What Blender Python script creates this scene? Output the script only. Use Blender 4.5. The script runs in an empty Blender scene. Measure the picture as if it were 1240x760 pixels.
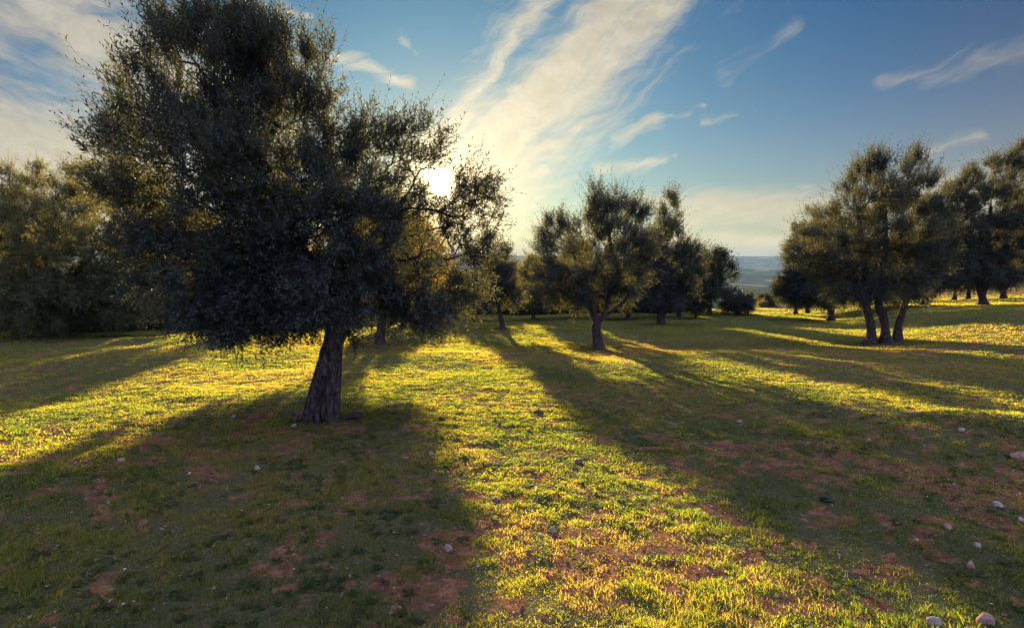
import bpy, math, random
import numpy as np
R = math.radians
PI = math.pi
F = 690.0
PITCH = math.atan(65 / F)
CAMZ = 1.7
SUN_AZ, SUN_EL = R(-6.9), R(7.4)        # azimuth from +Y towards +X

scene = bpy.context.scene
col = scene.collection

# ------------------------------------------------------------------ noise
def _h(ix, iy, seed):
    v = (ix.astype(np.int64) * 374761393 + iy.astype(np.int64) * 668265263 + seed * 2246822519) & 0xffffffff
    v = ((v ^ (v >> 13)) * 1274126177) & 0xffffffff
    v = ((v ^ (v >> 15)) * 2654435761) & 0xffffffff
    return ((v ^ (v >> 16)) & 0xffffff) / float(0xffffff)
def vn(x, y, seed=0):
    ix, iy = np.floor(x), np.floor(y)
    fx, fy = x - ix, y - iy
    fx = fx * fx * fx * (fx * (fx * 6 - 15) + 10); fy = fy * fy * fy * (fy * (fy * 6 - 15) + 10)
    a, b = _h(ix, iy, seed), _h(ix + 1, iy, seed)
    c, d = _h(ix, iy + 1, seed), _h(ix + 1, iy + 1, seed)
    return (a + (b - a) * fx) * (1 - fy) + (c + (d - c) * fx) * fy
def fbm(x, y, seed=0, octs=4, gain=0.5):
    s = 0; a = 1; t = 0
    for k in range(octs):
        c, sn = math.cos(k * 1.3), math.sin(k * 1.3)
        s = s + a * vn((x * c - y * sn) * 2 ** k + 17.3 * k, (x * sn + y * c) * 2 ** k - 9.1 * k, seed + k)
        t += a; a *= gain
    return s / t
def sst(e0, e1, x):
    t = np.clip((x - e0) / (e1 - e0), 0, 1)
    return t * t * (3 - 2 * t)

# ------------------------------------------------------------------ terrain
def ground_z(X, Y, fine=True):
    X = np.asarray(X, float); Y = np.asarray(Y, float)
    r = np.hypot(X, Y)
    a = X / np.maximum(Y, 0.5)
    base = -0.0507 * np.maximum(Y, -25)
    u = X - 0.45 * np.maximum(Y, 0)
    rise = (0.9 * sst(3, 9, u) + 0.03 * np.clip(u - 9, 0, 60)) * sst(9, 22, Y) * (1 - sst(150, 400, r))
    q = np.maximum(Y, 0.75 * r)
    yc = 36 + 26 * sst(0.25, 0.5, a) + 60 * sst(0.55, 0.85, a) + 14 * sst(-0.2, -0.6, a)
    over = np.maximum(q - yc, 0)
    drop = 0.11 * (np.sqrt(over ** 2 + 64) - 8)
    loc = base + rise - drop
    # low swells of the grove
    m = (fbm(X * 0.16 + 3, Y * 0.16 + 9, 5, 3) - 0.5) * 0.34 * sst(5, 16, r) + (fbm(X * 0.55, Y * 0.55, 8, 3) - 0.5) * 0.13 * sst(2, 6, r)
    near = 1 - sst(200, 900, r)
    loc = loc + m * near
    # right hand soil bank
    d = np.hypot((X - 5.55) / 1.3, (Y - 6.2) / 0.9)
    loc = loc + 0.27 * np.exp(-d ** 2)
    # valley and hills
    hills = sst(7600, 11500, r) * (150 + 100 * fbm(X / 2600, Y / 2600, 31, 4)) + sst(4200, 5200, r) * (1 - sst(5200, 6600, r)) * 60 * fbm(X / 900, Y / 900, 33, 3)
    floor = -126 + 26 * fbm(X / 700, Y / 700, 21, 4) + hills
    k = 6.0
    dlt = loc - floor
    z = floor + np.where(dlt > 30, dlt, k * np.log1p(np.exp(np.clip(dlt, -60, 60) / k)))
    z = np.where(r > 3000, floor, z)
    if fine:
        w = 1 - sst(16, 42, r)
        s = soil(X, Y)
        cl = fbm(X * 4.2, Y * 4.2, 41, 4, 0.6) - 0.5
        z = z + w * (0.035 + 0.008 * s) * cl + (1 - sst(9, 18, r)) * 0.008 * (fbm(X * 17, Y * 17, 51, 3, .6) - .5) * (0.6 + s)
        ridg = 1 - np.abs(2 * fbm(X * 2.1 + 5, Y * 2.1, 61, 3) - 1)
        z = z + w * 0.02 * s * (ridg - 0.7)
    return z

# bare soil patches: (x, y, rx, ry, rotation, strength)
def _pix_plane(px, py):
    Y = 1.7 * F / (py - 350.0)
    return ((px - 620) / F * Y, Y)
SOIL = []
def _soil(px, py, rx, ry, s=1.0):
    x, y = _pix_plane(px, py); SOIL.append((x, y, rx, ry, s))
for a_ in [(720, 640, .8, .55, .9), (860, 700, .9, .45, 1), (640, 700, .5, .5, .9), (660, 575, .6, .5, .75), (1000, 740, .5, .3, .7), (570, 640, .35, .9, .9),
           (190, 540, 1.7, .75, 1), (60, 600, 1.2, .5, .8), (300, 500, 1.0, .7, .8), (130, 470, 2.0, .5, .4), (350, 520, .7, .5, .6),
           (770, 428, 2.6, 1.2, .9), (860, 500, 1.2, .7, .7), (900, 540, 1.5, .5, .6), (700, 480, .9, .5, .5), (840, 590, .8, .5, .6), (540, 475, .8, .25, .8),
           (1085, 428, 4.0, 1.9, 1), (900, 425, 3.0, 1.0, .6), (1210, 590, 1.5, .9, 1.1), (1150, 600, .6, .9, .8), (1225, 660, .7, .5, .9),
           (1060, 660, .5, .35, .5), (470, 620, .4, .3, .3), (650, 497, .2, .2, .8), (440, 400, 3, 1, .6),
           (640, 470, .6, .5, .4), (1040, 560, 1.2, .6, .4), (620, 430, 2.0, .8, .5)]:
    _soil(*a_)
def soil(X, Y):
    s = np.zeros_like(X)
    wx = X + 0.7 * (fbm(X * 1.1, Y * 1.1, 71, 3) - .5); wy = Y + 0.7 * (fbm(X * 1.1 + 40, Y * 1.1, 72, 3) - .5)
    for x, y, rx, ry, k in SOIL:
        s = s + k * np.exp(-(((wx - x) / rx) ** 2 + ((wy - y) / ry) ** 2))
    n = fbm(X * 0.9 + 2, Y * 0.9, 81, 4, .6)
    n2 = fbm(X * 5.5, Y * 5.5, 91, 3, .6)
    v = s * .62 + (n - .5) * 1.0 + (n2 - .5) * 2.9 - 0.07
    return sst(0.15, 0.75, v)

def ray(px, py):
    u, v = (px - 620) / F, (380 - py) / F
    c, s = math.cos(PITCH), math.sin(PITCH)
    return np.array([u, c + v * s, -s + v * c])
def at(px, py, Y):
    d = ray(px, py); t = Y / d[1]
    return np.array([d[0] * t, Y, CAMZ + d[2] * t])
def foot(px, py):
    """ground point seen at a picture position"""
    d = ray(px, py); o = np.array([0, 0, CAMZ])
    ts = np.arange(1.5, 170, .25)
    P = d[None, :] * ts[:, None] + o
    i = max(1, int(np.argmax(P[:, 2] <= ground_z(P[:, 0], P[:, 1], False))))
    ts = np.linspace(ts[i - 1] - .3, ts[i] + .3, 60)
    P = d[None, :] * ts[:, None] + o
    g = ground_z(P[:, 0], P[:, 1])
    i = int(np.argmax(P[:, 2] <= g))
    return np.array([P[i, 0], P[i, 1], g[i]])
def gz(x, y):
    return float(ground_z(np.array([x]), np.array([y]))[0])

# ------------------------------------------------------------------ mesh helpers
def new_obj(name, verts, faces4=None, faces3=None, mat=None, parent=None, smooth=True, attrs=None):
    me = bpy.data.meshes.new(name)
    verts = np.asarray(verts, np.float32)
    n4 = 0 if faces4 is None else len(faces4); n3 = 0 if faces3 is None else len(faces3)
    me.vertices.add(len(verts)); me.vertices.foreach_set('co', verts.ravel())
    loops = []
    if n4: loops.append(np.asarray(faces4, np.int32).ravel())
    if n3: loops.append(np.asarray(faces3, np.int32).ravel())
    L = np.concatenate(loops)
    me.loops.add(len(L)); me.loops.foreach_set('vertex_index', L)
    me.polygons.add(n4 + n3)
    starts = np.concatenate([np.arange(n4) * 4, n4 * 4 + np.arange(n3) * 3]).astype(np.int32)
    me.polygons.foreach_set('loop_start', starts)
    me.polygons.foreach_set('use_smooth', np.full(n4 + n3, smooth, bool))
    if attrs:
        for k, v in attrs.items():
            a = me.attributes.new(k, 'FLOAT', 'POINT'); a.data.foreach_set('value', np.asarray(v, np.float32))
    me.update(calc_edges=True)
    if mat: me.materials.append(mat)
    o = bpy.data.objects.new(name, me); col.objects.link(o)
    if parent: o.parent = parent
    return o
def tag(o, label=None, cat=None, group=None, kind=None):
    if label: o['label'] = label
    if cat: o['category'] = cat
    if group: o['group'] = group
    if kind: o['kind'] = kind
    return o
def empty(name, loc):
    o = bpy.data.objects.new(name, None); o.location = loc; o.empty_display_size = .2; col.objects.link(o); return o

class Acc:
    def __init__(s): s.v = []; s.f = []; s.n = 0
    def add(s, v, f):
        s.v.append(v); s.f.append(np.asarray(f) + s.n); s.n += len(v)
    def get(s): return np.concatenate(s.v), np.concatenate(s.f)

def catmull(P, n):
    P = np.asarray(P, float); m = len(P)
    Q = np.vstack([2 * P[0] - P[1], P, 2 * P[-1] - P[-2]])
    t = np.linspace(0, m - 1 - 1e-6, n); i = t.astype(int); u = (t - i)[:, None]
    a, b, c, d = Q[i], Q[i + 1], Q[i + 2], Q[i + 3]
    return 0.5 * (2 * b + (c - a) * u + (2 * a - 5 * b + 4 * c - d) * u ** 2 + (3 * b - a - 3 * c + d) * u ** 3)

def tube(acc, P, r, sides=10, rough=0.0, lobes=0, seed=0, flare=0.0, cap=True):
    P = np.asarray(P, float); n = len(P)
    T = np.gradient(P, axis=0); T /= np.linalg.norm(T, axis=1)[:, None] + 1e-9
    U = np.zeros_like(P); u = np.cross(T[0], [0.31, 0.95, 0.05]); u /= np.linalg.norm(u)
    for i in range(n):
        u = u - T[i] * np.dot(u, T[i]); u /= np.linalg.norm(u) + 1e-9; U[i] = u
    W = np.cross(T, U)
    th = np.linspace(0, 2 * PI, sides, endpoint=False)
    rr = np.asarray(r, float)[:, None] * np.ones((1, sides))
    if rough or lobes:
        s = np.concatenate([[0], np.cumsum(np.linalg.norm(np.diff(P, axis=0), axis=1))])[:, None]
        cx, cy = np.cos(th)[None], np.sin(th)[None]
        tw = 0.8 * s
        if lobes:
            rr = rr * (1 + 0.10 * np.cos(lobes * th[None] + tw * 1.3 + seed) + 0.07 * np.cos((lobes + 2) * th[None] - tw + seed * 2.1))
            rr = rr * (1 + flare * np.exp(-s / 0.16) * (0.5 + 0.9 * np.maximum(0, np.cos(3 * th[None] + seed * 1.7)) ** 1.5 + .35 * np.cos(th[None] - 2.6)))
        nz = fbm(cx * 5 + cy * 3 + seed, s * 3.2 + cy * 5, seed, 3, .6) - .5
        nz2 = fbm(cx * 11 + seed + s * .3, s * 5.5 + cy * 11, seed + 3, 3, .6) - .5
        rr = rr * (1 + rough * (nz * 1.0 + nz2 * 0.9))
    V = P[:, None, :] + rr[..., None] * (np.cos(th)[None, :, None] * U[:, None, :] + np.sin(th)[None, :, None] * W[:, None, :])
    V = V.reshape(-1, 3)
    i = np.arange(n - 1)[:, None] * sides; j = np.arange(sides)[None]; k = (j + 1) % sides
    Fq = np.stack([i + j, i + k, i + sides + k, i + sides + j], -1).reshape(-1, 4)
    acc.add(V, Fq)
    if cap:
        c = len(V)
        tip = np.vstack([V[-sides:], P[-1][None]])
        acc.add(tip, np.array([[q, (q + 1) % sides, sides, sides] for q in range(sides)])[:, [0, 1, 2, 2]] if False else np.array([[q, (q + 1) % sides, (q + 2) % sides, (q + 3) % sides] for q in range(0, 1)]))

# ------------------------------------------------------------------ node helpers
def mat_new(name):
    m = bpy.data.materials.new(name); m.use_nodes = True
    nt = m.node_tree; nt.nodes.clear()
    return m, nt
class NB:
    def __init__(s, nt): s.nt = nt
    def n(s, t, **k):
        x = s.nt.nodes.new(t)
        for a, b in k.items(): setattr(x, a, b)
        return x
    def put(s, sock, v):
        if hasattr(v, 'is_output') or isinstance(v, bpy.types.NodeSocket): s.nt.links.new(v, sock)
        elif v is not None: sock.default_value = v
    def m(s, op, a, b=None, c=None, clamp=False):
        x = s.n('ShaderNodeMath', operation=op, use_clamp=clamp)
        s.put(x.inputs[0], a)
        if b is not None: s.put(x.inputs[1], b)
        if c is not None: s.put(x.inputs[2], c)
        return x.outputs[0]
    def vm(s, op, a, b=None, out=0):
        x = s.n('ShaderNodeVectorMath', operation=op)
        s.put(x.inputs[0], a)
        if b is not None:
            if op == 'SCALE': s.put(x.inputs[3], b)
            else: s.put(x.inputs[1], b)
        return x.outputs[out]
    def comb(s, a, b, c):
        x = s.n('ShaderNodeCombineXYZ')
        for i, v in enumerate((a, b, c)): s.put(x.inputs[i], v)
        return x.outputs[0]
    def sep(s, v):
        x = s.n('ShaderNodeSeparateXYZ'); s.put(x.inputs[0], v); return x.outputs
    def noise(s, vec, scale, detail=4, rough=.5, dist=0.0, col=False, dim='3D'):
        x = s.n('ShaderNodeTexNoise', noise_dimensions=dim)
        if vec is not None: s.put(x.inputs['Vector'], vec)
        x.inputs['Scale'].default_value = scale; x.inputs['Detail'].default_value = detail
        x.inputs['Roughness'].default_value = rough; x.inputs['Distortion'].default_value = dist
        return x.outputs['Color' if col else 'Fac']
    def ramp(s, v, stops, interp='LINEAR'):
        x = s.n('ShaderNodeValToRGB'); s.put(x.inputs[0], v); e = x.color_ramp.elements; x.color_ramp.interpolation = interp
        while len(e) < len(stops): e.new(.5)
        for i, (p, c) in enumerate(stops):
            e[i].position = p; e[i].color = (*c, 1) if len(c) == 3 else c
        return x.outputs[0]
    def rng(s, v, a, b, c=0.0, d=1.0, smooth=True):
        x = s.n('ShaderNodeMapRange', interpolation_type='SMOOTHSTEP' if smooth else 'LINEAR')
        s.put(x.inputs[0], v)
        for i, q in enumerate((a, b, c, d)): s.put(x.inputs[i + 1], q)
        return x.outputs[0]
    def mix(s, f, a, b, mode='MIX'):
        x = s.n('ShaderNodeMix', data_type='RGBA', blend_type=mode)
        s.put(x.inputs[0], f)
        s.put(x.inputs[6], (*a, 1) if isinstance(a, tuple) and len(a) == 3 else a)
        s.put(x.inputs[7], (*b, 1) if isinstance(b, tuple) and len(b) == 3 else b)
        return x.outputs[2]
    def attr(s, name):
        return s.n('ShaderNodeAttribute', attribute_name=name).outputs['Fac']
    def bump(s, h, strength, dist):
        x = s.n('ShaderNodeBump'); x.inputs['Strength'].default_value = strength; x.inputs['Distance'].default_value = dist
        s.put(x.inputs['Height'], h); return x.outputs[0]
    def out(s, sh): s.nt.links.new(sh, s.n('ShaderNodeOutputMaterial').inputs['Surface'])
    def princ(s, color, rough=.8, normal=None, spec=.3):
        x = s.n('ShaderNodeBsdfPrincipled')
        s.put(x.inputs['Base Color'], (*color, 1) if isinstance(color, tuple) and len(color) == 3 else color)
        s.put(x.inputs['Roughness'], rough); x.inputs['Specular IOR Level'].default_value = spec
        if normal is not None: s.put(x.inputs['Normal'], normal)
        return x.outputs[0]

# ------------------------------------------------------------------ materials
def leaf_material(name, top, under, trans, tw=.4):
    m, nt = mat_new(name); b = NB(nt)
    t = b.attr('tint')
    back = b.n('ShaderNodeNewGeometry').outputs['Backfacing']
    c = b.mix(back, top, under)
    c = b.mix(1.0, c, b.ramp(t, [(0, (.6, .68, .62)), (.5, (1, 1, 1)), (.86, (1.2, 1.18, .85)), (1, (1.7, 1.35, .7))]), 'MULTIPLY')
    tc = b.mix(1.0, (*trans, 1), b.ramp(t, [(0, (.6, .75, .5)), (.5, (1, 1, 1)), (.85, (1.25, 1.1, .8)), (1, (1.8, 1.1, .6))]), 'MULTIPLY')
    p = b.princ(c, .6, spec=.1)
    tr = b.n('ShaderNodeBsdfTranslucent'); b.put(tr.inputs[0], tc)
    mx = b.n('ShaderNodeMixShader'); mx.inputs[0].default_value = tw
    nt.links.new(p, mx.inputs[1]); nt.links.new(tr.outputs[0], mx.inputs[2]); b.out(mx.outputs[0])
    return m
M_LEAF = leaf_material('olive_leaf', (.027, .043, .034), (.055, .075, .066), (.18, .165, .04), .27)
M_LEAF_Y = leaf_material('yellow_olive_leaf', (.046, .064, .026), (.085, .105, .06), (.36, .31, .06), .33)
M_LEAF_G = leaf_material('sun_glow_olive_leaf', (.045, .055, .026), (.09, .095, .055), (.55, .34, .06), .45)  # orange transmission puts the sun's glow into the leaf colour
M_LEAF_D = leaf_material('dark_leaf', (.028, .036, .020), (.05, .058, .038), (.10, .10, .03), .3)

def bark_material():
    m, nt = mat_new('olive_bark'); b = NB(nt)
    co = b.n('ShaderNodeTexCoord').outputs['Object']
    x, y, z = b.sep(co)
    st = b.vm('ADD', b.comb(x, y, b.m('MULTIPLY', z, .36)), b.vm('SCALE', b.noise(co, 4.5, 3, .5, col=True), .10))
    n1 = b.noise(st, 26, 6, .65, .6); n2 = b.noise(co, 5, 4, .6); n3 = b.noise(st, 90, 3, .6)
    c = b.ramp(n1, [(.34, (.012, .008, .007)), (.5, (.060, .041, .033)), (.66, (.15, .108, .088))])
    c = b.mix(b.rng(n2, .5, .72), c, (.085, .08, .055))
    h = b.m('ADD', n1, b.m('MULTIPLY', n3, .3))
    b.out(b.princ(c, .9, b.bump(h, 1.0, .06), .08))
    return m
M_BARK = bark_material()

def ground_material():
    m, nt = mat_new('grove_ground'); b = NB(nt)
    co = b.n('ShaderNodeTexCoord').outputs['Object']
    s = b.attr('soil'); d = b.attr('dist'); fld = b.attr('field')
    n1 = b.noise(co, 7, 6, .62); n2 = b.noise(co, 34, 5, .65); n3 = b.noise(co, 1.1, 3, .5); n4 = b.noise(co, 130, 4, .7)
    earth = b.ramp(b.m('ADD', b.m('MULTIPLY', n1, .5), b.m('MULTIPLY', n2, .5)), [(.32, (.050, .024, .013)), (.5, (.16, .074, .034)), (.66, (.33, .160, .064))])
    thatch = b.ramp(b.m('ADD', b.m('MULTIPLY', n4, .55), b.m('MULTIPLY', n2, .45)), [(.3, (.030, .030, .014)), (.5, (.075, .070, .028)), (.7, (.16, .135, .055))])
    far = b.ramp(n3, [(.35, (.085, .115, .022)), (.6, (.14, .145, .032))])
    grass = b.mix(b.rng(d, 10, 30), thatch, b.mix(b.rng(n1, .3, .7), thatch, far))
    sm = b.rng(b.m('ADD', s, b.m('MULTIPLY', b.m('SUBTRACT', n2, .5), .8)), .34, .82)
    c = b.mix(sm, grass, earth)
    c = b.mix(fld, c, b.ramp(n1, [(.3, (.13, .085, .035)), (.7, (.21, .145, .055))]))
    # distant valley: fields and woods
    sc = b.vm('MULTIPLY', co, (1, 1, 0))
    v1 = b.noise(sc, .0022, 5, .6); v2 = b.noise(sc, .009, 4, .6)
    vo = b.n('ShaderNodeTexVoronoi'); b.put(vo.inputs['Vector'], sc); vo.inputs['Scale'].default_value = .0036
    vc = b.ramp(b.sep(vo.outputs['Color'])[0], [(0, (.04, .055, .03)), (.3, (.06, .085, .03)), (.6, (.12, .13, .05)), (.85, (.22, .17, .09)), (1, (.05, .06, .03))], 'CONSTANT')
    woods = b.rng(b.m('ADD', b.m('MULTIPLY', v1, .6), b.m('MULTIPLY', v2, .4)), .50, .55)
    vc = b.mix(woods, (.022, .034, .018, 1), vc)
    c = b.mix(b.rng(d, 160, 500), c, vc)
    h = b.m('ADD', b.m('MULTIPLY', n2, 1.0), b.m('MULTIPLY', n4, .5))
    b.out(b.princ(c, .95, b.bump(h, .8, .02), 0.0))
    return m
M_GROUND = ground_material()

def grass_material():
    m, nt = mat_new('grass_blade'); b = NB(nt)
    t = b.attr('tint')
    c = b.ramp(t, [(0, (.034, .058, .026)), (.35, (.062, .084, .032)), (.62, (.11, .112, .038)), (.8, (.19, .145, .06)), (1, (.28, .21, .11))])
    tc = b.ramp(t, [(0, (.07, .15, .012)), (.35, (.30, .36, .018)), (.62, (.55, .48, .022)), (.8, (.62, .42, .035)), (1, (.52, .32, .09))])
    p = b.princ(c, .7, spec=.15)
    tr = b.n('ShaderNodeBsdfTranslucent'); b.put(tr.inputs[0], tc)
    mx = b.n('ShaderNodeMixShader'); mx.inputs[0].default_value = .68
    nt.links.new(p, mx.inputs[1]); nt.links.new(tr.outputs[0], mx.inputs[2]); b.out(mx.outputs[0])
    return m
M_GRASS = grass_material()

def stone_material(name, c0, c1):
    m, nt = mat_new(name); b = NB(nt)
    co = b.n('ShaderNodeTexCoord').outputs['Object']
    n1 = b.noise(co, 22, 5, .65); n2 = b.noise(co, 120, 4, .6)
    c = b.ramp(n1, [(.35, c0), (.65, c1)])
    b.out(b.princ(c, .85, b.bump(b.m('ADD', n1, b.m('MULTIPLY', n2, .4)), .7, .012), .2))
    return m
M_STONE = stone_material('limestone', (.18, .135, .09), (.38, .30, .21))
M_STONE_R = stone_material('reddish_stone', (.24, .12, .08), (.42, .24, .15))
M_DARK = stone_material('dark_wood', (.012, .010, .009), (.05, .036, .028))
M_CLOD = stone_material('clod_earth', (.09, .045, .028), (.20, .10, .06))

# ------------------------------------------------------------------ ground
def build_ground():
    rad = [0.25]
    while rad[-1] < 14000:
        r = rad[-1]
        step = 0.0115 * r if r < 14 else (0.02 * r if r < 60 else 0.045 * r)
        rad.append(r + max(step, .02))
    rad = np.array(rad)
    # fine angles where the grove lies, coarser behind
    a1 = np.linspace(R(-62), R(62), 760); a2 = np.linspace(R(62), R(298), 150)[1:-1]
    ang = np.concatenate([a1, a2])
    A, Rr = np.meshgrid(ang, rad)
    X = Rr * np.sin(A); Y = Rr * np.cos(A)
    Z = ground_z(X, Y)
    n, k = X.shape
    V = np.stack([X, Y, Z], -1).reshape(-1, 3)
    i = np.arange(n - 1)[:, None] * k; j = np.arange(k)[None]; j2 = (j + 1) % k
    Fq = np.stack([i + j, i + k + j, i + k + j2, i + j2], -1).reshape(-1, 4)
    c = len(V); V = np.vstack([V, [[0, 0, gz(0, 0)]]])
    jj = np.arange(k); F3 = np.stack([jj, (jj + 1) % k, np.full(k, c)], -1)
    S = soil(X, Y) * (1 - sst(60, 110, Rr))
    aa = X / np.maximum(Y, .5)
    # dry brown field past the green on the right half of the crest
    edge = 45 + 6 * (fbm(X * .08, Y * .08, 3, 2) - .5) - 8 * sst(.6, .9, aa)
    fld = sst(0, 5, Y - edge) * sst(.15, .3, aa) * (1 - sst(180, 300, Rr))
    ap = lambda q, v: np.append(q.reshape(-1), v)
    o = new_obj('ground', V, Fq, F3, M_GROUND, attrs={'soil': ap(S, 0), 'dist': ap(Rr, 0), 'field': ap(fld, 0)})
    tag(o, kind='structure')
build_ground()

def build_grass():
    rng = np.random.default_rng(7)
    Vs = []; Ts = []; T3 = []; T4 = []; tot = 0
    bands = [(1.3, 3.2, 27000), (3.2, 5, 21000), (5, 8, 11000), (8, 12, 5000), (12, 18, 2300), (18, 28, 1000), (28, 42, 420), (42, 62, 90)]
    for r0, r1, den in bands:
        hw = R(52 if r0 < 12 else 48)
        n = int(den * hw * (r1 ** 2 - r0 ** 2))
        r = np.sqrt(rng.uniform(r0 ** 2, r1 ** 2, n)); a = rng.uniform(-hw, hw, n)
        X, Y = r * np.sin(a), r * np.cos(a)
        s = soil(X, Y)
        tuft = fbm(X * 6.5, Y * 6.5, 101, 3, .6)
        big = fbm(X * .8, Y * .8, 111, 3)
        p = np.clip(1.15 - .80 * s, 0.28, 1) * (.12 + .88 * sst(.30, .54, tuft + .14 * (1 - s)))
        if r0 >= 5: p = np.clip(p * 1.25 + .12 * (1 - s), 0, 1)
        k = rng.random(n) < p
        X, Y, r, s, tuft, big = X[k], Y[k], r[k], s[k], tuft[k], big[k]
        n = len(X)
        Z = ground_z(X, Y) - .004
        h = (0.009 + 0.017 * rng.random(n) ** 1.8) * (0.6 + .9 * sst(.35, .7, tuft)) * (0.8 + .5 * sst(.35, .65, big))
        h = np.where(rng.random(n) < .012, h * 2.2, h) * (1 + .018 * np.minimum(r, 30))
        w = (.0011 + .0013 * rng.random(n)) * (1 + np.maximum(r - 2.5, 0) * .21) * .78
        th = rng.uniform(0, 2 * PI, n); lean = rng.uniform(.15, 1.25, n)
        lx, ly = np.cos(th) * np.sin(lean), np.sin(th) * np.sin(lean); lz = np.cos(lean)
        yaw = rng.uniform(0, 2 * PI, n); wx, wy = np.cos(yaw) * w, np.sin(yaw) * w
        B = np.stack([X, Y, Z], -1); W = np.stack([wx, wy, np.zeros(n)], -1)
        mid = B + np.stack([lx * .45, ly * .45, .62 * (.4 + .6 * lz)], -1) * h[:, None]
        tip = B + np.stack([lx * 1.0, ly * 1.0, .35 + .65 * lz], -1) * h[:, None]
        V = np.stack([B - W, B + W, mid + W * .75, mid - W * .75, tip], 1).reshape(-1, 3)
        o = tot + np.arange(n)[:, None] * 5
        T4.append(o + np.array([[0, 1, 2, 3]])); T3.append(o + np.array([[3, 2, 4]]))
        hue = fbm(X * .45 + 7, Y * .45, 121, 3)
        t = .40 + (hue - .5) * .9 + .22 * s * (r < 30) + rng.normal(0, .24, n) + .10 * sst(8, 20, r)
        t = np.where(rng.random(n) < .10, rng.uniform(.75, 1, n), t)
        Ts.append(np.repeat(np.clip(t, 0, 1), 5)); Vs.append(V); tot += n * 5
    o = new_obj('grass', np.concatenate(Vs), np.concatenate(T4), np.concatenate(T3), M_GRASS, smooth=False, attrs={'tint': np.concatenate(Ts)})
    tag(o, 'short patchy green and yellow grass over the grove floor', 'grass', kind='stuff')
    print('blades', tot // 5)
build_grass()

def build_weeds():
    rng = np.random.default_rng(27)
    n = 15000
    r = np.sqrt(rng.uniform(1.3 ** 2, 12 ** 2, n)); a = rng.uniform(R(-52), R(52), n)
    X, Y = r * np.sin(a), r * np.cos(a)
    k = rng.random(n) < (sst(.42, .62, fbm(X * 1.7, Y * 1.7, 131, 3)) * .9 + .08) * (1 - .6 * soil(X, Y)) * np.clip(5.5 / r, .25, 1)
    X, Y = X[k], Y[k]; n = len(X); Z = ground_z(X, Y)
    m = 9
    th = rng.uniform(0, 2 * PI, (n, 1)) + np.arange(m)[None] * 2.4; el = rng.uniform(.05, .75, (n, m)); size = rng.uniform(.6, 1.5, (n, 1))
    d = np.stack([np.cos(th) * np.cos(el), np.sin(th) * np.cos(el), np.sin(el)], -1)
    sdv = np.stack([-np.sin(th), np.cos(th), rng.normal(0, .3, (n, m))], -1)
    up = np.cross(d, sdv)
    L = (.013 + .020 * rng.random((n, m))) * size; w = L * rng.uniform(.18, .34, (n, m))
    B = np.stack([X, Y, Z + .004], -1)[:, None] + d * (L * .25)[..., None]
    L, w = L[..., None], w[..., None]
    P = [B, B + d * L * .35 + sdv * w, B + d * L * .8 + sdv * w * .8 - up * L * .05, B + d * L * 1.1 - up * L * .12, B + d * L * .8 - sdv * w * .8 - up * L * .05, B + d * L * .35 - sdv * w]
    V = np.stack(P, 2).reshape(-1, 3)
    b0 = np.arange(n * m)[:, None] * 6
    Fq = np.concatenate([b0 + np.array([[0, 1, 2, 3]]), b0 + np.array([[0, 3, 4, 5]])])
    t = np.clip(.22 + rng.normal(0, .12, (n, 1)) + rng.normal(0, .05, (n, m)), 0, .7)
    o = new_obj('weeds', V, Fq, None, M_GRASS, smooth=False, attrs={'tint': np.repeat(t.ravel(), 6)})
    tag(o, 'small broad leaved weeds growing flat among the grass', 'weeds', kind='stuff')
build_weeds()

# ------------------------------------------------------------------ leaf litter and small debris
def build_litter():
    rng = np.random.default_rng(17)
    n = 26000
    r = np.sqrt(rng.uniform(1.3 ** 2, 13 ** 2, n)); a = rng.uniform(R(-52), R(52), n)
    X, Y = r * np.sin(a), r * np.cos(a); Z = ground_z(X, Y) + .012 + .012 * rng.random(n)
    L = .005 + .011 * rng.random(n) ** 2; th = rng.uniform(0, 2 * PI, n)
    U = np.stack([np.cos(th), np.sin(th), rng.normal(0, .25, n)], -1) * L[:, None]
    W = np.stack([-np.sin(th), np.cos(th), rng.normal(0, .3, n)], -1) * (L * .24)[:, None]
    P = np.stack([X, Y, Z], -1)
    V = np.stack([P - U, P + W, P + U, P - W], 1).reshape(-1, 3)
    m, nt = mat_new('dry_leaf'); b = NB(nt)
    c = b.ramp(b.attr('tint'), [(0, (.06, .03, .02)), (.6, (.20, .12, .07)), (1, (.40, .32, .20))]); b.out(b.princ(c, .8))
    o = new_obj('leaf_litter', V, np.arange(n * 4).reshape(-1, 4), None, m, smooth=False, attrs={'tint': np.repeat(rng.random(n), 4)})
    tag(o, 'dry fallen leaves and bits scattered on the ground', 'leaf litter', kind='stuff')
build_litter()

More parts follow.
